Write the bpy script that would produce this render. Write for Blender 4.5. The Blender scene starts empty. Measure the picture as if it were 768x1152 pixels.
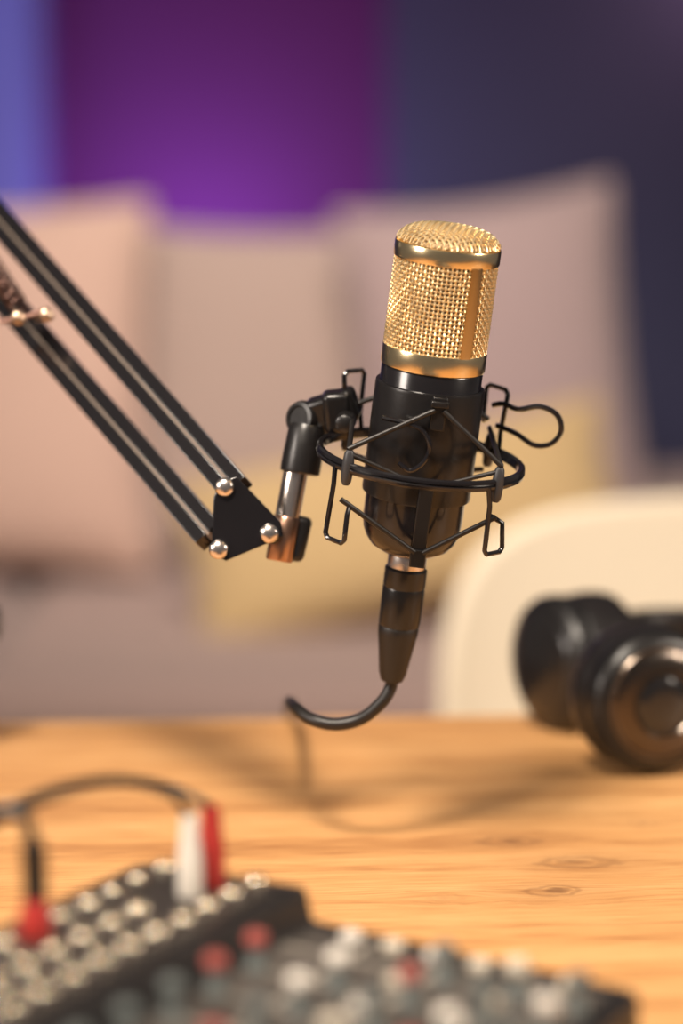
import bpy, math, random
from mathutils import Vector, Matrix
random.seed(4)
scene = bpy.context.scene
COL = scene.collection

# ------------------------------------------------------------------ camera
CAM = Vector((0, 0, 1.085)); F = 2720.0; TH = math.atan(376/2720)
FW = Vector((0, math.cos(TH), -math.sin(TH))); UP = Vector((0, math.sin(TH), math.cos(TH))); RT = Vector((1, 0, 0))
cd = bpy.data.cameras.new("camera"); cam = bpy.data.objects.new("camera", cd); COL.objects.link(cam)
cam.location = CAM; cam.rotation_euler = (math.pi/2-TH, 0, 0)
cd.sensor_fit = 'VERTICAL'; cd.sensor_height = 36; cd.sensor_width = 24; cd.lens = 85
cd.clip_start = 0.05; cd.clip_end = 50
cd.dof.use_dof = True; cd.dof.focus_distance = 1.15; cd.dof.aperture_fstop = 2.3
scene.camera = cam
scene.view_settings.view_transform = 'Standard'

def P(px, py, d):
    """world point for a measured photo position at distance d along the view axis"""
    return CAM + d*(FW + RT*((px-384)/F) + UP*((576-py)/F))

# ------------------------------------------------------------------ materials
def mat(name, col, rough=0.5, metal=0.0, bump=0.0, bscale=80, var=0.0, coat=0.0, spec=0.5, emit=None, sheen=0):
    m = bpy.data.materials.new(name); m.use_nodes = True
    nt = m.node_tree; b = nt.nodes["Principled BSDF"]
    b.inputs["Base Color"].default_value = (*col, 1); b.inputs["Roughness"].default_value = rough
    b.inputs["Metallic"].default_value = metal; b.inputs["Coat Weight"].default_value = coat
    b.inputs["Specular IOR Level"].default_value = spec
    if sheen: b.inputs["Sheen Weight"].default_value = sheen
    tc = nt.nodes.new("ShaderNodeTexCoord"); nz = nt.nodes.new("ShaderNodeTexNoise")
    nz.inputs["Scale"].default_value = bscale; nz.inputs["Detail"].default_value = 4
    nt.links.new(tc.outputs["Object"], nz.inputs["Vector"])
    if var:
        mx = nt.nodes.new("ShaderNodeMix"); mx.data_type = 'RGBA'
        mx.inputs[6].default_value = (*[c*(1-var) for c in col], 1); mx.inputs[7].default_value = (*[min(1, c*(1+var)) for c in col], 1)
        nt.links.new(nz.outputs["Fac"], mx.inputs[0]); nt.links.new(mx.outputs[2], b.inputs["Base Color"])
    if bump:
        bp = nt.nodes.new("ShaderNodeBump"); bp.inputs["Strength"].default_value = bump; bp.inputs["Distance"].default_value = 0.001
        nt.links.new(nz.outputs["Fac"], bp.inputs["Height"]); nt.links.new(bp.outputs["Normal"], b.inputs["Normal"])
    if emit:
        b.inputs["Emission Color"].default_value = (*emit[0], 1); b.inputs["Emission Strength"].default_value = emit[1]
    return m

gold = mat("polished_gold", (0.93, 0.74, 0.43), 0.22, 1, var=0.03, bscale=30)
goldmesh = mat("gold_wire", (0.92, 0.72, 0.42), 0.42, 1, var=0.04, bscale=200)
goldin = mat("gold_inner_mesh", (0.34, 0.235, 0.12), 0.6, 0.4, var=0.2, bscale=900)
blk = mat("satin_black_paint", (0.007, 0.006, 0.007), 0.22, 0, var=0.2, coat=0.3, bscale=40)
blkmat = mat("matte_black_metal", (0.008, 0.007, 0.007), 0.28, 0, var=0.2, bump=0.05, bscale=400)
plast = mat("black_plastic", (0.009, 0.008, 0.008), 0.34, var=0.2, bump=0.1, bscale=300)
rub = mat("black_rubber", (0.008, 0.006, 0.005), 0.45, var=0.2, bump=0.1, bscale=500)
greypad = mat("dark_grey_plastic", (0.03, 0.03, 0.033), 0.4, var=0.1)
silver = mat("brushed_steel", (0.78, 0.70, 0.64), 0.25, 1, var=0.06, bscale=120)
nickel = mat("nickel", (0.95, 0.84, 0.66), 0.18, 1, var=0.05, bscale=60)
dull = mat("dull_brass", (0.50, 0.36, 0.26), 0.35, 1, var=0.1)
copper = mat("dark_spring_steel", (0.14, 0.08, 0.065), 0.35, 1, var=0.1)
brownm = mat("copper_brown_reflection", (0.50, 0.30, 0.21), 0.3, 1, var=0.1)  # brown reflection on the steel post, put into a metal colour
alum = mat("arm_groove_grey", (0.34, 0.27, 0.22), 0.35, 0.6, var=0.1)

# ------------------------------------------------------------------ mesh accumulator
class M:
    def __init__(s): s.v = []; s.f = []; s.mi = []; s.cur = 0
    def add(s, vs, fs):
        o = len(s.v); s.v += [Vector(v) for v in vs]
        for f in fs: s.f.append([i+o for i in f]); s.mi.append(s.cur)
    def lathe(s, prof, mtx=None, seg=48, cap=True):
        mtx = mtx or Matrix()
        vs = []; fs = []; n = len(prof)
        for r, z in prof:
            for k in range(seg):
                a = 2*math.pi*k/seg; vs.append(mtx @ Vector((r*math.cos(a), r*math.sin(a), z)))
        for i in range(n-1):
            for k in range(seg):
                k2 = (k+1) % seg; fs.append([i*seg+k, i*seg+k2, (i+1)*seg+k2, (i+1)*seg+k])
        if cap:
            fs.append(list(range(seg))[::-1]); fs.append([(n-1)*seg+k for k in range(seg)])
        s.add(vs, fs); return s
    def tube(s, pts, r, seg=8, closed=False):
        pts = [Vector(p) for p in pts]; n = len(pts); vs = []; fs = []
        nrm = None
        for i in range(n):
            if closed: t = pts[(i+1) % n]-pts[i-1]
            else: t = pts[min(i+1, n-1)]-pts[max(i-1, 0)]
            if t.length < 1e-9: t = Vector((0, 0, 1))
            t.normalize()
            if nrm is None:
                nrm = t.orthogonal().normalized()
            else:
                nrm = nrm - t*nrm.dot(t)
                if nrm.length < 1e-6: nrm = t.orthogonal()
                nrm.normalize()
            b = t.cross(nrm); rr = r[i] if isinstance(r, (list, tuple)) else r
            for k in range(seg):
                a = 2*math.pi*k/seg; vs.append(pts[i]+nrm*math.cos(a)*rr+b*math.sin(a)*rr)
        for i in range(n if closed else n-1):
            j = (i+1) % n
            for k in range(seg):
                k2 = (k+1) % seg; fs.append([i*seg+k, i*seg+k2, j*seg+k2, j*seg+k])
        if not closed: fs.append(list(range(seg))[::-1]); fs.append([(n-1)*seg+k for k in range(seg)])
        s.add(vs, fs); return s
    def box(s, c, size, mtx=None):
        mtx = mtx or Matrix(); c = Vector(c); x, y, z = [q/2 for q in size]
        vs = [mtx @ (c+Vector((i*x, j*y, k*z))) for i in (-1, 1) for j in (-1, 1) for k in (-1, 1)]
        s.add(vs, [[0, 1, 3, 2], [4, 6, 7, 5], [0, 4, 5, 1], [2, 3, 7, 6], [0, 2, 6, 4], [1, 5, 7, 3]]); return s
    def bar(s, a, b, w, h, side):
        """box from a to b; side = direction of width w"""
        a = Vector(a); b = Vector(b); t = (b-a).normalized(); sd = (Vector(side)-t*Vector(side).dot(t)).normalized(); u = t.cross(sd)
        vs = [p+sd*i*w/2+u*j*h/2 for p in (a, b) for i, j in ((-1, -1), (1, -1), (1, 1), (-1, 1))]
        s.add(vs, [[3, 2, 1, 0], [4, 5, 6, 7], [0, 1, 5, 4], [1, 2, 6, 5], [2, 3, 7, 6], [3, 0, 4, 7]]); return s
    def prism(s, poly, d, mtx=None):
        mtx = mtx or Matrix(); n = len(poly); d = Vector(d)
        vs = [mtx @ Vector(p) for p in poly]+[mtx @ (Vector(p)+d) for p in poly]
        fs = [list(range(n))[::-1], [n+i for i in range(n)]]+[[i, (i+1) % n, n+(i+1) % n, n+i] for i in range(n)]
        s.add(vs, fs); return s
    def build(s, name, mats, parent=None, org=None, bevel=0, smooth=True, label=None, sub=0):
        if not isinstance(mats, (list, tuple)): mats = [mats]
        vs = s.v
        lo = Vector([min(v[i] for v in vs) for i in range(3)]); hi = Vector([max(v[i] for v in vs) for i in range(3)])
        c = (lo+hi)/2
        me = bpy.data.meshes.new(name); me.from_pydata([v-c for v in vs], [], s.f); me.update()
        for m in mats: me.materials.append(m)
        me.polygons.foreach_set("material_index", s.mi)
        import bmesh
        bm = bmesh.new(); bm.from_mesh(me); bmesh.ops.recalc_face_normals(bm, faces=bm.faces); bm.to_mesh(me); bm.free()
        ob = bpy.data.objects.new(name, me); COL.objects.link(ob)
        if parent: ob.parent = parent
        ob.location = c-(Vector(org) if org is not None else Vector())
        if bevel:
            b = ob.modifiers.new("bevel", 'BEVEL'); b.width = bevel; b.segments = 3; b.limit_method = 'ANGLE'; b.angle_limit = math.radians(40)
        if sub:
            q = ob.modifiers.new("sub", 'SUBSURF'); q.levels = sub; q.render_levels = sub
        if smooth:
            me.polygons.foreach_set("use_smooth", [True]*len(me.polygons))
            try:
                me.set_sharp_from_angle(angle=math.radians(38))
            except Exception: pass
        if label: ob["label"] = label
        return ob

def empty(name, loc, label, cat, mtx=None):
    e = bpy.data.objects.new(name, None); COL.objects.link(e); e.empty_display_size = 0.02
    if mtx is not None: e.matrix_world = mtx
    else: e.location = loc
    e["label"] = label; e["category"] = cat
    return e
def tag(o, label, cat, group=None):
    o["label"] = label; o["category"] = cat
    if group: o["group"] = group
def smoothpts(pts, n=8):
    pts = [Vector(p) for p in pts]; out = []
    q = [pts[0]*2-pts[1]]+pts+[pts[-1]*2-pts[-2]]
    for i in range(1, len(q)-2):
        for k in range(n):
            t = k/n; a, b, c, d = q[i-1], q[i], q[i+1], q[i+2]
            out.append(0.5*((2*b)+(-a+c)*t+(2*a-5*b+4*c-d)*t*t+(-a+3*b-3*c+d)*t**3))
    out.append(pts[-1]); return out
def frame(o, z, xh=(1, 0, 0)):
    z = Vector(z).normalized(); x = Vector(xh); x = (x-z*x.dot(z)).normalized(); y = z.cross(x)
    m = Matrix((x, y, z)).transposed().to_4x4(); m.translation = Vector(o); return m

# ------------------------------------------------------------------ room
floor_m = mat("grey_carpet", (0.16, 0.12, 0.11), 0.9, var=0.2, bump=0.5, bscale=60)
wall_p = mat("purple_light_tinted_wall", (0.115, 0.012, 0.105), 0.8, var=0.06, bump=0.1, bscale=30)  # purple lighting on the wall is put into its base colour
wall_n = mat("navy_painted_panel", (0.050, 0.052, 0.108), 0.75, var=0.06, bump=0.1, bscale=30)
wall_b = mat("periwinkle_light_tinted_column", (0.17, 0.17, 0.42), 0.7, var=0.06, bump=0.1, bscale=30)  # blue light on the left of the wall is put into this colour
o = M().box((0, 2, -0.05), (6.4, 6, 0.1)).build("floor", floor_m); o["kind"] = "structure"
o = M().box((0, 4.55, 1.3), (6.4, 0.1, 2.6)).build("wall_back", wall_p); o["kind"] = "structure"
o = M().box((1.64, 4.46, 1.3), (3.12, 0.08, 2.6)).build("trim_1", wall_n, bevel=0.004); o["kind"] = "structure"
o = M().box((-1.85, 4.44, 1.3), (2.62, 0.12, 2.6)).build("trim_2", wall_b, bevel=0.004); o["kind"] = "structure"

# ------------------------------------------------------------------ table
def table_mat(knots):
    m = bpy.data.materials.new("honey_pine_boards"); m.use_nodes = True; nt = m.node_tree; N = nt.nodes; L = nt.links
    b = N["Principled BSDF"]; tc = N.new("ShaderNodeTexCoord"); sp = N.new("ShaderNodeSeparateXYZ"); L.new(tc.outputs["Object"], sp.inputs[0])
    def math_(op, a, c=None, d=None):
        n = N.new("ShaderNodeMath"); n.operation = op
        for i, q in enumerate((a, c, d)):
            if q is None: continue
            if isinstance(q, (int, float)): n.inputs[i].default_value = q
            else: L.new(q, n.inputs[i])
        return n.outputs[0]
    X, Y = sp.outputs[0], sp.outputs[1]
    nzw = N.new("ShaderNodeTexNoise"); nzw.inputs["Scale"].default_value = 90; nzw.inputs["Detail"].default_value = 5; L.new(tc.outputs["Object"], nzw.inputs["Vector"])
    wob = math_('MULTIPLY', math_('SUBTRACT', nzw.outputs["Fac"], 0.5), 0.012)
    yy = Y; dark = None
    for (kx, ky, r, kd) in knots:
        dx = math_('MULTIPLY', math_('SUBTRACT', X, kx), 0.6); dy = math_('SUBTRACT', Y, ky)
        d = math_('ADD', math_('SQRT', math_('ADD', math_('MULTIPLY', dx, dx), math_('MULTIPLY', dy, dy))), wob)
        g = math_('EXPONENT', math_('MULTIPLY', math_('POWER', math_('DIVIDE', d, r*2.0), 2), -1))
        yy = math_('SUBTRACT', yy, math_('MULTIPLY', math_('MULTIPLY', dy, g), 0.7))
        ring = math_('MULTIPLY', math_('EXPONENT', math_('MULTIPLY', math_('POWER', math_('DIVIDE', math_('SUBTRACT', d, r*0.75), r*0.25), 2), -1)), 0.5*kd)
        core = math_('EXPONENT', math_('MULTIPLY', math_('POWER', math_('DIVIDE', d, r*0.5), 2), -1))
        halo = math_('MULTIPLY', g, 0.26*kd)
        k = math_('MAXIMUM', math_('MAXIMUM', ring, halo), math_('MULTIPLY', core, 0.78*kd))
        dark = k if dark is None else math_('MAXIMUM', dark, k)
    cb = N.new("ShaderNodeCombineXYZ"); L.new(math_('MULTIPLY', X, 2.2), cb.inputs[0]); L.new(math_('MULTIPLY', yy, 34), cb.inputs[1])
    n1 = N.new("ShaderNodeTexNoise"); n1.inputs["Scale"].default_value = 1.0; n1.inputs["Detail"].default_value = 8; n1.inputs["Distortion"].default_value = 0.45; L.new(cb.outputs[0], n1.inputs["Vector"])
    cb2 = N.new("ShaderNodeCombineXYZ"); L.new(math_('MULTIPLY', X, 18), cb2.inputs[0]); L.new(math_('MULTIPLY', yy, 360), cb2.inputs[1])
    n2 = N.new("ShaderNodeTexNoise"); n2.inputs["Scale"].default_value = 1.5; n2.inputs["Detail"].default_value = 6; L.new(cb2.outputs[0], n2.inputs["Vector"])
    s = math_('ADD', math_('MULTIPLY', n1.outputs["Fac"], 0.52), math_('MULTIPLY', n2.outputs["Fac"], 0.48))
    rp = N.new("ShaderNodeValToRGB"); L.new(s, rp.inputs[0]); e = rp.color_ramp.elements
    e[0].position = 0.34; e[0].color = (0.34, 0.145, 0.048, 1); e[1].position = 0.65; e[1].color = (0.70, 0.395, 0.165, 1)
    q = e.new(0.48); q.color = (0.56, 0.282, 0.102, 1)
    mx = N.new("ShaderNodeMix"); mx.data_type = 'RGBA'; L.new(dark, mx.inputs[0]); L.new(rp.outputs[0], mx.inputs[6]); mx.inputs[7].default_value = (0.13, 0.055, 0.024, 1)
    jt = math_('LESS_THAN', math_('ABSOLUTE', math_('SUBTRACT', math_('FRACT', math_('ADD', math_('DIVIDE', Y, 0.19), 0.36)), 0.5)), 0.004)
    mx2 = N.new("ShaderNodeMix"); mx2.data_type = 'RGBA'; L.new(math_('MULTIPLY', jt, 0.35), mx2.inputs[0]); L.new(mx.outputs[2], mx2.inputs[6]); mx2.inputs[7].default_value = (0.2, 0.08, 0.03, 1)
    L.new(mx2.outputs[2], b.inputs["Base Color"]); b.inputs["Roughness"].default_value = 0.5
    bp = N.new("ShaderNodeBump"); bp.inputs["Strength"].default_value = 0.25; bp.inputs["Distance"].default_value = 0.0006; L.new(s, bp.inputs["Height"]); L.new(bp.outputs[0], b.inputs["Normal"])
    return m
rotT = math.radians(4)
TM = Matrix.Translation((0, 1.486, 0.75)) @ Matrix.Rotation(rotT, 4, 'Z')   # rear edge centre, top surface
TI = TM.inverted()
tab = empty("table", None, "honey-coloured wooden table with knotty grain", "table", mtx=TM)
def onTable(px, py):
    d = (FW + RT*((px-384)/F) + UP*((576-py)/F)); t = (0.75-CAM.z)/d.z; return TI @ (CAM+d*t)
zc = -0.0175; yc = -0.46
kn = []
for px, py, r, kd in ((650, 970, 0.013, .95), (622, 1002, 0.010, 0.95), (572, 946, 0.011, .9), (720, 925, 0.007, .4), (500, 1010, 0.007, .3)):
    q = onTable(px, py); kn.append((q.x, q.y-yc, r, kd))
wood = table_mat(kn)
wood2 = mat("pine_legs", (0.5, 0.24, 0.08), 0.5, var=0.2)
M().box((0, yc, zc), (1.9, 0.92, 0.035)).build("table_top", wood, tab, bevel=0.003)
for x in (-0.85, 0.85):
    for y in (-0.07, -0.85):
        M().box((x, y, -0.3925), (0.07, 0.07, 0.715)).build("leg", wood2, tab, bevel=0.004)

# ------------------------------------------------------------------ microphone
A = (RT*0.122+UP*1.0-FW*0.27).normalized()
MB = P(459, 622, 1.185)
MF = frame(MB, A, RT)
S = 0.001
mic = empty("microphone", None, "black condenser microphone with gold mesh head", "microphone", mtx=MF)
mm = lambda pr: [(r*S, z*S) for r, z in pr]
M().lathe(mm([(10, 0), (13, 0.6), (19, 4), (22, 8), (23.6, 12), (24.3, 18), (24.5, 60), (24.5, 93), (23.8, 94)]), seg=96).build("microphone_body", blk, mic)
M().lathe(mm([(24.2, 93.8), (25.1, 94.2), (25.3, 95), (25.3, 102.5), (25.0, 103.4), (23.6, 103.7)]), seg=96).build("lower_gold_band", gold, mic)
M().lathe(mm([(23.6, 145.6), (25.1, 145.9), (25.4, 146.6), (25.4, 152.6), (25.1, 153.4), (23.4, 153.6)]), seg=96).build("upper_gold_band", gold, mic)
HT = 8.6
def hd(r): return 153.0+HT*(max(0, 1-(r/24.9)**3.9))**0.6
prof = [(22.6, 96), (22.6, 153)]+[(r*22.6/24.9, hd(r)-1.3) for r in (24.0, 22, 20, 17, 13, 8, 3, 0.5)]
M().lathe(mm(prof), seg=64).build("inner_mesh_screen", goldin, mic)
g = M(); NW = 72; RB = 24.2; z0 = 103.4; z1 = 146; NR = 21
for i in range(NW):
    a = 2*math.pi*i/NW; pts = []
    for j in range(NR*2+1):
        z = z0+(z1-z0)*j/(NR*2); rr = RB+0.46*math.cos(math.pi*(j/2.0+i))
        pts.append((rr*math.cos(a)*S, rr*math.sin(a)*S, z*S))
    g.tube(pts, 0.56*S, 6)
for j in range(NR):
    z = z0+(z1-z0)*(j+0.0)/NR + (z1-z0)/NR*0.0
    pts = []
    for i in range(NW*2):
        a = 2*math.pi*i/(NW*2); rr = RB-0.46*math.cos(math.pi*(j+i/2.0))
        pts.append((rr*math.cos(a)*S, rr*math.sin(a)*S, z*S))
    g.tube(pts, 0.56*S, 6, closed=True)
g.build("mesh_grille", goldmesh, mic)
g = M(); pitch = 2.25
for dirn in (0, 1):
    for i in range(-10, 11):
        c = i*pitch; pts = []
        lim = math.sqrt(max(0, 24.6**2-c*c))
        if lim < 3: continue
        n = int(lim/pitch*2)+1
        js = [j for j in range(-n, n+1) if abs(j*pitch/2) < lim]
        pl = [-lim]+[j*pitch/2 for j in js]+[lim]
        for t in pl:
            r = min(24.85, math.hypot(c, t)); z = hd(r)+0.45*math.cos(math.pi*(t/pitch+i+dirn))
            x, y = (c, t) if dirn == 0 else (t, c)
            ca, sa = math.cos(0.6), math.sin(0.6)
            pts.append(((x*ca-y*sa)*S, (x*sa+y*ca)*S, z*S))
        g.tube(pts, 0.52*S, 5)
g.build("domed_mesh_cap", goldmesh, mic)
# vertical seam strips
strip = mat("seam_gold", (0.62, 0.46, 0.24), 0.13, 1, var=0.05)
for az in (-57, 123):
    g = M(); vs = []; fs = []
    for k in range(7):
        a = math.radians(az-7+14*k/6)
        for r in (24.6, 25.35):
            for z in (103, 146.5): vs.append((r*math.cos(a)*S, r*math.sin(a)*S, z*S))
    for k in range(6):
        o = k*4
        fs += [[o, o+1, o+5, o+4], [o+2, o+6, o+7, o+3], [o, o+4, o+6, o+2], [o+1, o+3, o+7, o+5]]
    fs += [[0, 2, 3, 1], [24, 25, 27, 26]]
    g.add(vs, fs); g.build("seam_strip", strip, mic)
M().lathe(mm([(9.3, 1.0), (9.6, 0.4), (9.6, -6.6), (9.2, -7)]), seg=48).build("connector_collar", silver, mic)

# ---- cable with connector
cab = empty("microphone_cable", None, "black microphone cable with connector plugged in below the microphone", "cable", mtx=MF)
M().lathe(mm([(9.6, -7.2), (10.4, -8), (10.5, -16), (10.1, -17), (10.5, -18), (10.3, -36), (9.9, -37)]), seg=48).build("connector_shell", blkmat, cab)
M().lathe(mm([(9.6, -37), (10.1, -38), (9.8, -42), (8.6, -50), (6.9, -62), (5.6, -66), (4.0, -67)]), seg=48).build("strain_relief", rub, cab)
w0 = MF @ Vector((0, 0, -0.064)); w1 = MF @ Vector((0, 0, -0.07))
pts = smoothpts([w0, w1, P(429, 790, 1.203), P(407, 808, 1.205), P(378, 815, 1.206), P(350, 809, 1.21), P(332, 796, 1.225), P(326, 790, 1.27), P(326, 791, 1.36), P(330, 797, 1.47), Vector((-0.034, 1.545, 0.73)), Vector((-0.03, 1.58, 0.6)), Vector((-0.02, 1.6, 0.3)), Vector((0.05, 1.62, 0.02)), Vector((0.3, 1.65, 0.006))], 8)
inv = MF.inverted()
M().tube([inv @ p for p in pts], 0.0032, 12).build("cable_cord", rub, cab)

# ------------------------------------------------------------------ shock mount (mic-aligned frame)
sm = empty("shock_mount", None, "black metal microphone shock mount ring with elastic cords", "microphone mount", mtx=MF)
g = M()
g.lathe(mm([(47.9, 45.7), (49.8, 45.2), (50.8, 46.0), (51.0, 47.3), (50.2, 48.0), (51.0, 48.7), (50.8, 50.0), (49.8, 50.8), (47.9, 50.3), (47.5, 48), (47.9, 45.7)]), seg=128, cap=False)
g.build("outer_ring", blk, sm)
M().lathe(mm([(24.7, 30), (26.2, 30.3), (26.5, 31.5), (26.5, 84), (26.2, 85.3), (24.7, 85.6), (24.7, 30)]), seg=96, cap=False).build("clamp_sleeve", blkmat, sm)
g = M()
g.box((4*S, -27.6*S, 77*S), (7*S, 3*S, 16*S)); g.box((4*S, -29.5*S, 82*S), (8.5*S, 3.5*S, 3*S))
g.build("upper_tab", blkmat, sm, bevel=0.0006)
g = M()
g.box((3*S, -27.5*S, 27*S), (7*S, 3*S, 34*S)); g.box((3*S, -28*S, 6*S), (7.5*S, 4.5*S, 9*S))
g.build("lower_tab", blkmat, sm, bevel=0.0006)
g = M(); g.box((0, 27.6*S, 57*S), (7*S, 3*S, 58*S)); g.build("rear_tab", blkmat, sm, bevel=0.0006)
def cord(a, b, r=1.3, name="elastic_cord", m=rub):
    a = Vector(a); b = Vector(b)
    M().tube([(a+(b-a)*t)*S for t in (0, .25, .5, .75, 1)], r*S, 10).build(name, m, sm)
def clip(cx, cy, zt, zb, w=9):
    az = math.atan2(cy, cx); t = Vector((-math.sin(az), math.cos(az), 0)); n = Vector((math.cos(az), math.sin(az), 0)); c = Vector((cx, cy, 0))
    Z = Vector((0, 0, 1)); sgn = 1 if zt > zb else -1
    p = [c-t*w*0.62-n*1+Z*zb, c-t*w*0.5+Z*(zb+sgn*9), c-t*w*0.55+n*1+Z*(zt-sgn*2), c-t*w*0.40+n*1+Z*zt, c+t*w*0.40+n*1+Z*zt, c+t*w*0.55+n*1+Z*(zt-sgn*2), c+t*w*0.45+Z*(zt-sgn*14), c+t*w*0.1-n*5+Z*(zt-sgn*17)]
    out = []
    for i, q in enumerate(p):
        out.append(q*S)
        if i < len(p)-1: out += [(q+(p[i+1]-q)*k/3)*S for k in (1, 2)]
    M().tube(out, 1.2*S, 8).build("wire_clip", blk, sm)
for sx in (-1, 1):
    clip(sx*37, -34.5, 12 if sx < 0 else 14.5, 47, 12); clip(sx*35, 35, 80, 49, 13)
    cord((4+sx*2, -29.5, 79), (sx*36.5, -35, 57)); cord((sx*37, -34, 32), (3+sx*2, -29.5, 9))
    cord((sx*36.5, -35.5, 55), (3+sx*3, -29.5, 42), 1.1)
    cord((sx*2, 29.5, 80), (sx*33, 33, 64)); cord((sx*34, 34, 38), (sx*2, 29.5, 33))
    cord((sx*36, -35, 57), (sx*34, 31, 60))
    for yy in (-1, 1):
        c = Vector((sx*35.6, yy*34.6, 48)); zx = Vector((sx, yy, 0)).normalized()
        mt = frame(c*S, (0, 0, 1), zx)
        M().lathe(mm([(1.6, -8.5), (2.4, -7), (2.8, -2), (2.8, 2), (2.4, 7), (1.6, 8.5)]), mt, 16).build("ring_pad", greypad, sm)
hk = smoothpts([(-22*S, -27*S, 72*S), (-12*S, -30*S, 71.5*S), (-3*S, -31*S, 69*S), (1.5*S, -31*S, 62*S), (0, -31*S, 54*S), (-6*S, -31*S, 49*S), (-12*S, -30*S, 52*S)], 6)
M().tube(hk, 1.2*S, 8).build("wire_hook", blk, sm)
lp = smoothpts([(34*S, 30*S, 72*S), (39*S, 26*S, 74*S), (46*S, 22*S, 73*S), (56*S, 20*S, 76*S), (65*S, 19*S, 73*S), (68*S, 19*S, 65*S), (64*S, 20*S, 58*S), (56*S, 22*S, 56*S), (47*S, 25*S, 60*S), (37*S, 30*S, 62*S)], 8)
M().tube(lp, 1.35*S, 8).build("wire_loop", blk, sm)

# left joint: bracket on ring, swivel, knob
w2l = lambda p: inv @ p
KN = P(340, 471, 1.20); CO0 = P(346, 478, 1.20); CO1 = P(337, 533, 1.20)
br0 = MF @ Vector((-40*S, 30*S, 50*S)); br1 = MF @ Vector((-44*S, 30*S, 70*S))
g = M()
g.bar(w2l(br0), w2l(br1), 0.014, 0.015, (1, 0, 0))
g.bar(w2l(MF @ Vector((-33*S, 30*S, 66*S))), w2l(P(348, 468, 1.203)), 0.014, 0.016, (0, 1, 0))
g.build("ring_bracket", blkmat, sm, bevel=0.003)
g = M(); fr = frame(w2l(P(388, 476, 1.185)), inv.to_3x3() @ Vector((0.1, 1, 0.1)))
g.lathe(mm([(3, -4), (4.5, -3), (5, 0), (5, 14), (4.5, 20)]), fr, 24)
g.build("swivel_joint", plast, sm)
g = M(); dk = (Vector((-0.62, -0.75, 0.15)))
fr = frame(w2l(KN-dk.normalized()*0.006), inv.to_3x3() @ dk)
g.lathe(mm([(7, -9), (8.3, -8), (9.0, 0), (9.0, 7), (8.2, 9), (6.2, 9.3), (5.6, 8.4), (1, 8.4)]), fr, 36)
g.build("tightening_knob", plast, sm)
g = M(); ax = (CO0-CO1); fr = frame(w2l(CO1), inv.to_3x3() @ ax); Lc = ax.length/S
g.lathe(mm([(8.2, 0), (9.8, 0.6), (10, 2), (9.9, 9), (9.7, 12), (9.3, Lc-3), (8, Lc)]), fr, 36)
g.build("threaded_collar", plast, sm)

# ------------------------------------------------------------------ boom arm
DR = 1.19; DL = 1.34
bloc = Vector((-0.235, 1.40, 0.75))
arm = empty("boom_arm", bloc, "black scissor boom arm clamped to the table edge", "microphone arm")
def AP(px, py, t): return P(px, py, DR+(DL-DR)*t)
def armbar(a, b, name="arm_bar"):
    a = Vector(a); b = Vector(b); t = (b-a).normalized(); v = (P(384, 576, 1.0)-CAM).normalized(); sd = v.cross(t).normalized()
    g = M()
    for s in (-1, 1): g.bar(a+sd*s*0.0042, b+sd*s*0.0042, 0.0069, 0.0105, sd)
    g.cur = 1; g.bar(a, b, 0.0045, 0.0075, sd)
    return g.build(name, [blk, alum], arm, bloc, bevel=0.0005)
U1 = AP(262, 547, 0); U0 = AP(-130, 100, 1.35)
L1 = AP(245, 612, 0); L0 = AP(-130, 180, 1.35)
armbar(U0, U1+(U1-U0).normalized()*0.004); armbar(L0, L1-(L1-L0).normalized()*0.006)
for dd in (1.178, 1.196):
    pts_ = [P(x, y, dd) for x, y in ((240, 560), (248, 542), (266, 536), (316, 588), (318, 604), (254, 631), (238, 622))]
    g = M(); g.prism([p for p in pts_], FW*0.0022); g.build("end_plate", blk, arm, bloc, bevel=0.0005)
for px, py, r in ((253, 548, 9.5), (246, 618, 9.5), (303, 600, 10)):
    c = P(px, py, 1.178); fr = frame(c, -FW)
    g = M().lathe(mm([(4.2, -22), (4.2, 0), (4.8, 0.2), (4.8, 1.6), (3.7, 3.0), (1.6, 3.6), (0.3, 3.7)]), fr, 24)
    g.build("screw", silver, arm, bloc)
pa = P(333, 530, 1.20); pb = P(314, 630, 1.20)
g = M().lathe([(0.0055, 0), (0.0062, 0.0008), (0.0062, (pa-pb).length)], frame(pb, pa-pb), 32); g.build("steel_post", silver, arm, bloc)
g = M().lathe([(0.0062, -0.0005), (0.0068, 0.0003), (0.0068, 0.021), (0.0062, 0.022)], frame(pb, pa-pb), 32); g.build("post_reflection", brownm, arm, bloc, label="copper brown reflection on the steel post")  # added shell that colours in the brown reflection on the lower post
g = M(); g.bar(P(338, 580, 1.205), P(326, 630, 1.205), 0.013, 0.013, RT)
g.bar(P(316, 597, 1.19), P(300, 597, 1.19), 0.012, 0.013, FW)
g.build("post_clamp", blkmat, arm, bloc, bevel=0.003)
def spring(a, b, r=0.0045, turns=26):
    a = Vector(a); b = Vector(b); t = (b-a); fr = frame(a, t); n = turns*12; L_ = t.length
    return [fr @ Vector((r*math.cos(2*math.pi*k/12), r*math.sin(2*math.pi*k/12), L_*k/n)) for k in range(n+1)]
M().tube(spring(P(-60, 220, 1.33), P(22, 345, 1.275), 0.0048, 22), 0.0007, 6).build("spring", copper, arm, bloc)
for px, py in ((20, 358), (52, 355)):
    fr = frame(P(px, py, 1.262), -FW+RT*0.4)
    M().lathe(mm([(2.4, -16), (2.4, 0), (3.6, 0.3), (3.6, 2.6), (2.4, 3.6), (0.4, 4.0)]), fr, 20).build("bolt", dull, arm, bloc)
M().tube([P(0, 362, 1.265), P(30, 356, 1.265), P(56, 348, 1.265)], 0.0015, 8).build("spring_pin", copper, arm, bloc)
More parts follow.
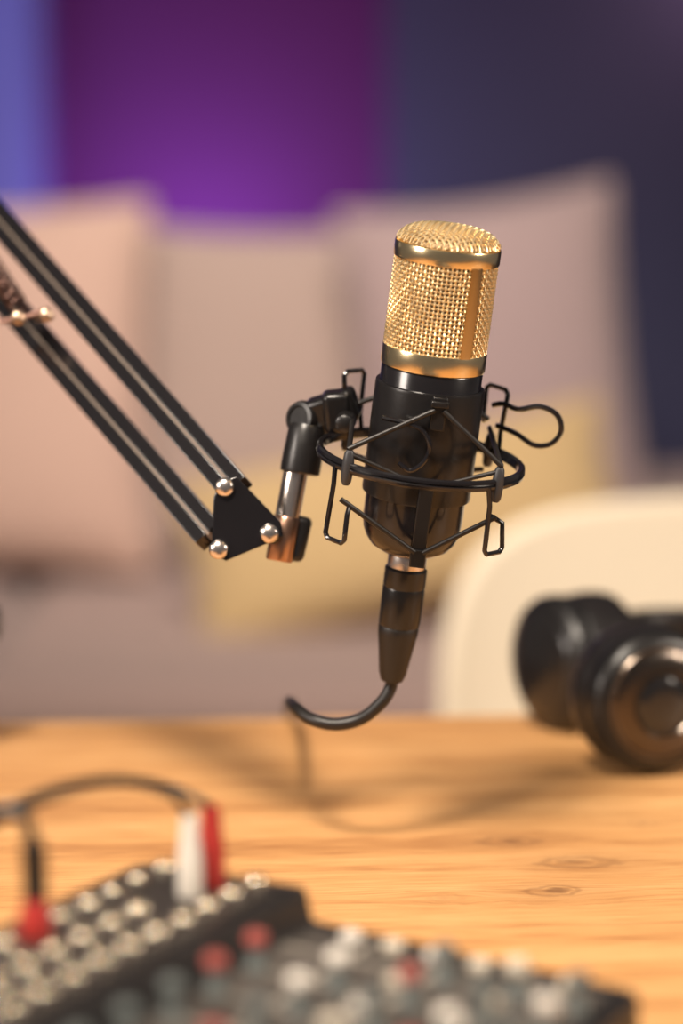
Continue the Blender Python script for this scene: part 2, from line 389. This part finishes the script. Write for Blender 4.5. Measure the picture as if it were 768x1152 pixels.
EL = (U0+L0)/2
g = M(); g.bar(U0+Vector((-.03, 0, .01)), L0+Vector((-.03, 0, -.01)), 0.05, 0.024, RT); g.build("elbow_bracket", blkmat, arm, bloc, bevel=0.002)
for dx in (-0.018, 0.018):
    g = M(); g.bar(Vector((bloc.x+dx, 1.40, 0.80)), EL+Vector((-0.03+dx, 0, 0)), 0.009, 0.010, RT); g.build("arm_bar", blk, arm, bloc, bevel=0.0006)
g = M(); g.lathe([(0.022, 0), (0.022, 0.012), (0.011, 0.016), (0.011, 0.055)], Matrix.Translation(bloc), 32)
g.box((bloc.x, 1.40, 0.807), (0.05, 0.022, 0.02))
g.lathe(mm([(9, 0), (11, 1), (11, 9), (8, 12)]), frame((bloc.x+0.022, 1.40, 0.826), (1, 0, 0), (0, 1, 0)), 20)
g.build("table_clamp", blkmat, arm, bloc, bevel=0.001)

# ------------------------------------------------------------------ headphones
hp = empty("headphones", Vector((0.16, 1.39, 0.75)), "black over-ear headphones with rounded ear cups resting on table", "headphones")
ho = Vector((0.16, 1.39, 0.75))
gloss = mat("glossy_black_cap", (0.010, 0.009, 0.009), 0.16, 0, coat=0.6, var=0.1)
satin = mat("satin_black_cap", (0.010, 0.009, 0.009), 0.28, 0, coat=0.3, var=0.1)
leather = mat("black_leatherette", (0.010, 0.008, 0.008), 0.36, 0, bump=0.5, bscale=90, var=0.2)
bronze = mat("dark_chrome_ring", (0.14, 0.115, 0.095), 0.25, 1, var=0.1)
disc = mat("smoked_metal_disc", (0.12, 0.10, 0.085), 0.25, 1, var=0.1)
def cup(c, n, lc=-38, shiny=True):
    fr = frame(c, n, (0, 0, 1))
    M().lathe(mm([(22, lc+1), (31, lc), (36.5, lc+2), (40.0, lc+6), (41.4, lc+13), (41.4, lc+20), (40.2, -12), (39, -9), (22, -8)]), fr, 64).build("ear_cushion", leather, hp, ho)
    M().lathe(mm([(38, -9.5), (40.4, -7.5), (41.4, -4), (41.0, 2), (38.6, 6.5), (35.0, 9.0), (31, 10.0)]), fr, 64).build("ear_cup", plast, hp, ho)
    if shiny:
        M().lathe(mm([(32.5, 9.0), (33, 10.2), (32.2, 11.0), (31.2, 11.0), (30.7, 10.0)]), fr, 64, cap=False).build("cup_ring", bronze, hp, ho)
        M().lathe(mm([(31.0, 9.4), (29.4, 10.6), (25, 11.6), (19, 12.2), (18, 11.2)]), fr, 64, cap=False).build("cup_cap", disc, hp, ho)
        M().lathe(mm([(18.2, 11.0), (16, 11.0), (14, 12.2), (8, 12.8), (1, 13)]), fr, 64).build("cup_badge", gloss, hp, ho)
    else:
        M().lathe(mm([(32.5, 9.0), (31.5, 10.2), (28, 11.6), (22, 12.8), (14, 13.8), (6, 14.2), (0.5, 14.3)]), fr, 64).build("cup_cap", satin, hp, ho)
ca = Vector((0.130, 1.450, 0.7920)); cb_ = Vector((0.177, 1.337, 0.7928))
na = Vector((-0.88, -0.47, 0.0)).normalized(); nb = Vector((0.32, -0.94, 0.03)).normalized()
cup(ca, na, -44, False); cup(cb_, nb, -34)
def yoke(c, n, dirv, zz=0.002):
    fr = frame(c, n, dirv)
    pts = [fr @ Vector((math.cos(math.radians(a))*0.0435, math.sin(math.radians(a))*0.0435, zz)) for a in range(-48, 49, 8)]
    M().tube(pts, 0.0026, 8).build("yoke", plast, hp, ho)
yoke(ca, na, (0.47, -0.88, 0.0), -0.004); yoke(cb_, nb, (0.94, 0.32, 0.15))
hb = smoothpts([ca+Vector((0.034, 0.046, 0.012)), (0.205, 1.53, .80), (0.27, 1.53, .795), (0.34, 1.49, .79), (0.365, 1.42, .79), (0.34, 1.36, .79), (0.28, 1.335, .795), cb_+Vector((0.044, 0.015, 0.01))], 8)
g = M(); vs = []; fs = []
for i, p in enumerate(hb):
    t = (hb[min(i+1, len(hb)-1)]-hb[max(i-1, 0)]).normalized(); n_ = t.cross(Vector((0, 0, 1))).normalized()
    w = 0.009+0.006*math.sin(math.pi*i/(len(hb)-1)); th = 0.004
    for a in range(12):
        q = 2*math.pi*a/12; vs.append(p+Vector((0, 0, 1))*w*math.cos(q)+n_*th*math.sin(q))
for i in range(len(hb)-1):
    for a in range(12):
        fs.append([i*12+a, i*12+(a+1) % 12, (i+1)*12+(a+1) % 12, (i+1)*12+a])
fs.append(list(range(12))); fs.append([(len(hb)-1)*12+a for a in range(12)])
g.add(vs, fs); g.build("headband", leather, hp, ho)

# ------------------------------------------------------------------ mixer
u = Vector((0.885, -0.466, 0)).normalized(); v = Vector((-0.466, -0.885, 0)).normalized()
XO = Vector((-0.0804, 0.9477, 0.75))
MX = Matrix((u, -v, Vector((0, 0, 1)))).transposed().to_4x4(); MX.translation = XO   # local x=u, y=-v
mixer = empty("audio_mixer", None, "black audio mixing console with rows of coloured knobs and jacks", "audio mixer", mtx=MX)
body = mat("mixer_black_case", (0.014, 0.012, 0.012), 0.42, var=0.15, bump=0.2, bscale=300)
jackp = mat("mixer_jack_panel", (0.030, 0.025, 0.022), 0.5, var=0.15, bscale=60, spec=0.25)
white = mat("white_plastic", (0.80, 0.74, 0.66), 0.4, var=0.05)
redm = mat("red_plastic", (0.42, 0.03, 0.025), 0.4, var=0.1)
teal = mat("grey_green_plastic", (0.12, 0.135, 0.13), 0.45, var=0.1)
capr = mat("muted_red_cap", (0.36, 0.08, 0.065), 0.45, var=0.1)
ccream = mat("cream_cap", (0.70, 0.62, 0.50), 0.45, var=0.05)
panel = bpy.data.materials.new("mixer_knob_panel"); panel.use_nodes = True
nt = panel.node_tree; b = nt.nodes["Principled BSDF"]; b.inputs["Roughness"].default_value = 0.5; b.inputs["Specular IOR Level"].default_value = 0.3
tc = nt.nodes.new("ShaderNodeTexCoord"); br = nt.nodes.new("ShaderNodeTexBrick"); nt.links.new(tc.outputs["Object"], br.inputs["Vector"])
br.inputs["Scale"].default_value = 1.0; br.inputs["Brick Width"].default_value = 0.0335; br.inputs["Row Height"].default_value = 0.0288; br.inputs["Mortar Size"].default_value = 0.0014
br.offset = 0; br.inputs["Color1"].default_value = (0.085, 0.073, 0.064, 1); br.inputs["Color2"].default_value = (0.05, 0.043, 0.038, 1); br.inputs["Mortar"].default_value = (0.28, 0.25, 0.21, 1)
nt.links.new(br.outputs["Color"], b.inputs["Base Color"])
LV = 0.30; UE = 0.214
sec = [(0, 0.004), (0, 0.058), (0.003, 0.062), (0.073, 0.062), (0.076, 0.0605), (0.079, 0.049), (UE-0.003, 0.042), (UE, 0.039), (UE, 0.004)]
M().prism([(x, 0, z) for x, z in sec], (0, -LV, 0)).build("case", body, mixer, bevel=0.0015, smooth=False)
M().box((0.0365, -LV/2, 0.0625), (0.066, LV-0.016, 0.0012)).build("jack_panel", jackp, mixer)
def kz(x): return 0.049-(x-0.079)*0.007/(UE-0.082)
pw = UE-0.080-0.012; pc = 0.080+0.004+pw/2
fr = Matrix.Translation((pc, -LV/2, kz(pc)+0.0003)) @ Matrix.Rotation(math.atan(0.007/0.132), 4, 'Y')
M().box((0, 0, 0), (pw, LV-0.024, 0.0012), fr).build("knob_panel", panel, mixer)
for x in (0.02, 0.19):
    for y in (-0.02, -LV+0.02): M().lathe([(0.008, 0), (0.008, 0.005)], Matrix.Translation((x, y, 0)), 16).build("foot", rub, mixer)
PL = [(0.045, 0.0368), (0.0457, 0.022), (0.022, 0.106)]
for iu in range(3):
    for iv in range(16):
        x = 0.0165+iu*0.0207; y = 0.0097+iv*0.018-(0.002 if iu == 1 else 0)
        if any(math.hypot(x-a, y-b_) < 0.0118 for a, b_ in PL): continue
        if y > LV-0.02: continue
        g = M().lathe(mm([(4.6, 0), (4.6, 1.2), (4.3, 2.2), (3.6, 2.9), (3.0, 3.0), (2.5, 2.6), (2.3, 0.8), (0.3, 0.8)]), Matrix.Translation((x, -y, 0.0631)), 20)
        g.build("jack_socket", nickel, mixer)
kb = M().lathe(mm([(4.2, 0), (4.0, 1.5), (3.0, 3), (2.6, 10), (2.4, 10.4)]), None, 20).build("knob", teal, mixer)
caps = {}
for k, m_ in (("w", ccream), ("r", capr), ("g", teal), ("x", white)):
    c_ = M().lathe(mm([(3.6, -1), (4.2, 0), (4.2, 2.6), (3.4, 3.7), (0.4, 4.1)]), None, 20).build("cap", m_, mixer); caps[k] = c_
pat = ["grrggggwg", "gxxgrwggg", "grgwgrggg", "wgxrgwxgg", "gxgwxgrwg"]
for iu in range(5):
    for iv in range(9):
        if iv == 0 and iu < 2: continue
        x = 0.0900+iu*(0.0335 if iu < 2 else 0.0285)+(0 if iu < 2 else 0.005); y = -0.036-iv*0.0288
        if -y > LV-0.02: continue
        if x > UE-0.010: x = UE-0.010
        z = kz(x)+0.0010
        k = kb.copy(); COL.objects.link(k); k.parent = mixer; k.location = (x, y, z+0.0052)
        c_ = caps[pat[iu][iv]].copy(); COL.objects.link(c_); c_.parent = k; c_.location = (0, 0, 0.0068)
        if pat[iu][iv] == 'r': c_["label"] = "muted red knob cap"
        if pat[iu][iv] in 'wx': c_["label"] = "cream white knob cap"
for o_ in [kb]+list(caps.values()): bpy.data.objects.remove(o_, do_unlink=True)
for i in range(6):
    x = 0.104+i*0.0178
    for j, yv in enumerate((-0.017, -0.050, -0.079)):
        if j == 0 and i == 4: continue
        if j and i not in (2, 4): continue
        M().box((x, yv, kz(x)+0.0028), (0.0075, 0.0055, 0.004)).build("push_button", ccream if (i+j) % 2 else white, mixer, bevel=0.0008, label="cream white push button")

# plugs with leads
def onJack(x, y): return MX @ Vector((x, y, 0.0669))
def plug_at(x, y, colr, lab, lead, h, r=1.0, lr=0.0016):
    base = onJack(x, -y); e = empty("audio_plug", base, lab, "audio plug"); e["group"] = "plugs in the mixer"
    M().lathe(mm([(5.2*r, -3.5), (5.6*r, -2), (5.4*r, h*400), (4.3*r, h*700), (3.6*r, h*1000)]), None, 24).build("plug_body", colr, e)
    pts = smoothpts(lead(base+Vector((0, 0, h-0.002))), 8)
    rr = [0.0044 if (lr > 0.002 and i < 15) else lr for i in range(len(pts))]
    M().tube([Vector(q)-base for q in pts], rr, 8).build("lead", rub, e)
plug_at(*PL[0], white, "white phono plug with black lead in the mixer",
        lambda b: [b, b+Vector((-0.002, 0, 0.005)), P(188, 892, b.y+.02), P(140, 880, b.y+.02), P(80, 888, b.y), P(0, 922, b.y-.02), P(-60, 960, b.y-.03)], 0.028, 0.88)
plug_at(*PL[1], redm, "red phono plug with black lead in the mixer",
        lambda b: [b, b+Vector((-0.003, 0, 0.004)), P(185, 884, b.y+.03), P(125, 876, b.y+.02), P(60, 888, b.y), P(0, 913, b.y-.01), P(-60, 945, b.y-.02)], 0.028, 0.98)
plug_at(*PL[2], redm, "red phono plug with thick black lead in the mixer",
        lambda b: [b, b+Vector((0, 0, 0.012)), b+Vector((-0.001, 0.0, 0.024)), b+Vector((-0.006, 0.002, 0.032)), b+Vector((-0.022, 0.004, 0.030)), b+Vector((-0.06, 0.006, 0.005))], 0.012, 1.1, 0.0024)

# ------------------------------------------------------------------ chair
creamf = mat("cream_upholstery", (0.80, 0.685, 0.525), 0.75, var=0.05, bump=0.2, bscale=200, sheen=0.2)
ch = empty("tub_chair", Vector((0.35, 1.9, 0)), "cream rounded-back tub chair tucked behind the table", "chair")
co = Vector((0.35, 1.9, 0))
g = M(); vs = []; fs = []; NU = 40; NV = 12
for side_ in (0, 1):
    for i in range(NU+1):
        uu = -1+2*i/NU; ph = uu*math.radians(92); H = 0.368*max(0.0, (1-abs(uu)**2.8))**(1/2.8)+0.01
        rx = 0.266-side_*0.010; ry = 0.06-side_*0.016
        for j in range(NV+1):
            vv = j/NV; fl = 0.90+0.10*vv**0.7
            vs.append(co+Vector((rx*math.sin(ph)*fl, 0.15+ry*math.cos(ph)*fl, 0.43+vv*H-(0.005*side_ if j == NV else 0))))
n1_ = (NU+1)*(NV+1)
for i in range(NU):
    for j in range(NV):
        a = i*(NV+1)+j; fs.append([a, a+1, a+NV+2, a+NV+1]); fs.append([n1_+a, n1_+a+NV+1, n1_+a+NV+2, n1_+a+1])
    a = i*(NV+1)+NV; fs.append([a, n1_+a, n1_+a+NV+1, a+NV+1]); a = i*(NV+1); fs.append([a, a+NV+1, n1_+a+NV+1, n1_+a])
for i in (0, NU):
    for j in range(NV):
        a = i*(NV+1)+j; fs.append([a, n1_+a, n1_+a+1, a+1])
g.add(vs, fs); g.build("backrest", creamf, ch, co, bevel=0.004)
M().lathe([(0.18, 0.385), (0.225, 0.395), (0.235, 0.42), (0.225, 0.452), (0.19, 0.465), (0.05, 0.468)], Matrix.Translation(co), 48).build("seat", creamf, ch, co)
for sx in (-1, 1):
    for sy in (-1, 1):
        M().tube([co+Vector((sx*0.14, sy*0.14, 0.39)), co+Vector((sx*0.2, sy*0.2, 0.0))], [0.018, 0.011], 16).build("leg", wood2, ch, co)

# ------------------------------------------------------------------ sofa + cushions
sofam = mat("mauve_grey_sofa_fabric", (0.29, 0.20, 0.175), 0.9, var=0.08, bump=0.3, bscale=300, sheen=0.2)
sx0, sx1 = -1.35, 0.44; sc = (sx0+sx1)/2; sw = sx1-sx0
so = Vector((sc, 3.2, 0)); sofa = empty("sofa", so, "mauve-grey fabric sofa with loose cushions", "sofa")
def rbox(name, c, size, m_, par, org, bev, **k): return M().box(c, size).build(name, m_, par, org, bevel=bev, **k)
rbox("base", (sc, 3.25, 0.22), (sw, 0.95, 0.22), sofam, sofa, so, 0.03)
rbox("backrest", (sc, 3.86, 0.52), (sw, 0.20, 0.83), sofam, sofa, so, 0.05)
for x in (sc-sw/4, sc+sw/4): rbox("seat_cushion", (x, 3.23, 0.42), (sw/2-0.01, 1.04, 0.17), sofam, sofa, so, 0.04)
rbox("armrest", (sx0-0.08, 3.3, 0.34), (0.18, 1.0, 0.6), sofam, sofa, so, 0.05)
rbox("armrest", (sx1+0.08, 3.25, 0.34), (0.18, 1.0, 0.6), sofam, sofa, so, 0.05)
for x in (sx0+.1, sx1-.1):
    for y in (2.9, 3.6): M().tube([(x, y, 0.12), (x, y, 0)], [0.03, 0.022], 12).build("leg", wood2, sofa, so)
def pillow(name, c, w, h, t, m_, rot, lab, cat="cushion"):
    g = M(); n = 18; vs = []; fs = []
    for s in (1, -1):
        for i in range(n+1):
            for j in range(n+1):
                a = -1+2*i/n; b = -1+2*j/n
                th = (max(0, 1-abs(a)**2.6)*max(0, 1-abs(b)**2.6))**0.5
                px_ = a*w/2*(1-0.07*(1-b*b)*1.0*abs(a)); pz_ = b*h/2*(1-0.07*(1-a*a)*abs(b))
                vs.append((px_, s*(t/2*th+0.002), pz_))
    k = (n+1)**2
    for i in range(n):
        for j in range(n):
            a = i*(n+1)+j; fs.append([a, a+1, a+n+2, a+n+1]); fs.append([k+a, k+a+n+1, k+a+n+2, k+a+1])
    for i in range(n):
        for a, b in ((i*(n+1), (i+1)*(n+1)), (i*(n+1)+n, (i+1)*(n+1)+n), (i, i+1), (n*(n+1)+i, n*(n+1)+i+1)):
            fs.append([a, b, k+b, k+a])
    g.add(vs, fs); ob = g.build(name, m_, sub=1)
    ob.location = c; ob.rotation_euler = rot; tag(ob, lab, cat, "cushions on the sofa"); return ob
pink = mat("blush_fabric", (0.52, 0.35, 0.28), 0.9, var=0.06, bump=0.3, bscale=300, sheen=0.2)
taupe = mat("taupe_fabric", (0.37, 0.275, 0.235), 0.9, var=0.06, bump=0.3, bscale=300, sheen=0.2)
mauve = mat("mauve_fabric", (0.315, 0.23, 0.225), 0.9, var=0.06, bump=0.3, bscale=300, sheen=0.2)
mustard = mat("mustard_fabric", (0.44, 0.305, 0.145), 0.9, var=0.08, bump=0.3, bscale=300, sheen=0.2)
R = math.radians
pillow("cushion", (-0.52, 3.50, 0.785), 0.50, 0.56, 0.12, pink, (R(-12), 0, R(5)), "blush pink square cushion leaning on the sofa back")
pillow("cushion", (-0.09, 3.63, 0.765), 0.50, 0.52, 0.11, taupe, (R(-10), 0, 0), "taupe square cushion leaning on the sofa back")
pillow("cushion", (0.215, 3.44, 0.80), 0.41, 0.55, 0.12, mauve, (R(-14), R(-7), R(-4)), "mauve square cushion leaning against the sofa back")
pillow("cushion", (0.08, 3.14, 0.632), 0.60, 0.26, 0.12, mustard, (R(-34), R(-12), R(2)), "mustard yellow oblong lumbar cushion lying on sofa seat")

# ------------------------------------------------------------------ lights
def area(name, loc, tgt, size, power, col, spread=None):
    l = bpy.data.lights.new(name, 'AREA'); l.size = size; l.energy = power; l.color = col
    if spread: l.spread = math.radians(spread)
    ob = bpy.data.objects.new(name, l); COL.objects.link(ob); ob.location = loc
    ob.rotation_euler = (Vector(tgt)-Vector(loc)).to_track_quat('-Z', 'Y').to_euler(); return ob
area("key_light", (-0.45, 0.05, 2.7), (0, 1.15, 0.85), 0.44, 17, (1, 0.87, 0.73), 80)
area("side_light", (1.5, 0.7, 1.6), (0.05, 1.17, 0.95), 0.45, 2.4, (1, 0.86, 0.72), 60)
area("side_light", (-1.3, 0.5, 1.5), (0.0, 1.17, 0.95), 0.45, 1.8, (1, 0.88, 0.78), 60)
area("sofa_light", (-0.1, 2.0, 2.3), (-0.1, 3.5, 0.72), 0.9, 9.0, (1, 0.87, 0.77), 60)
area("chair_light", (-0.3, 1.3, 2.3), (0.33, 2.15, 0.7), 0.4, 1.8, (1, 0.88, 0.76), 45)
area("violet_strip", (-0.26, 4.20, 0.92), (-0.24, 4.5, 1.02), 0.18, 2.5, (0.42, 0.28, 1.0))
area("magenta_light", (0.0, 3.8, 2.5), (-0.15, 4.5, 1.3), 0.4, 1.2, (0.85, 0.25, 0.72), 90)
area("pink_light", (0.85, 4.15, 1.62), (0.66, 4.42, 1.44), 0.08, 0.45, (1.0, 0.55, 0.65), 90)
area("blue_light", (-0.95, 3.9, 1.8), (-0.68, 4.4, 1.2), 0.4, 1.1, (0.42, 0.46, 1.0), 90)
w = bpy.data.worlds.new("world"); scene.world = w; w.use_nodes = True
bg = w.node_tree.nodes["Background"]; bg.inputs[0].default_value = (0.80, 0.73, 0.71, 1); bg.inputs[1].default_value = 0.15
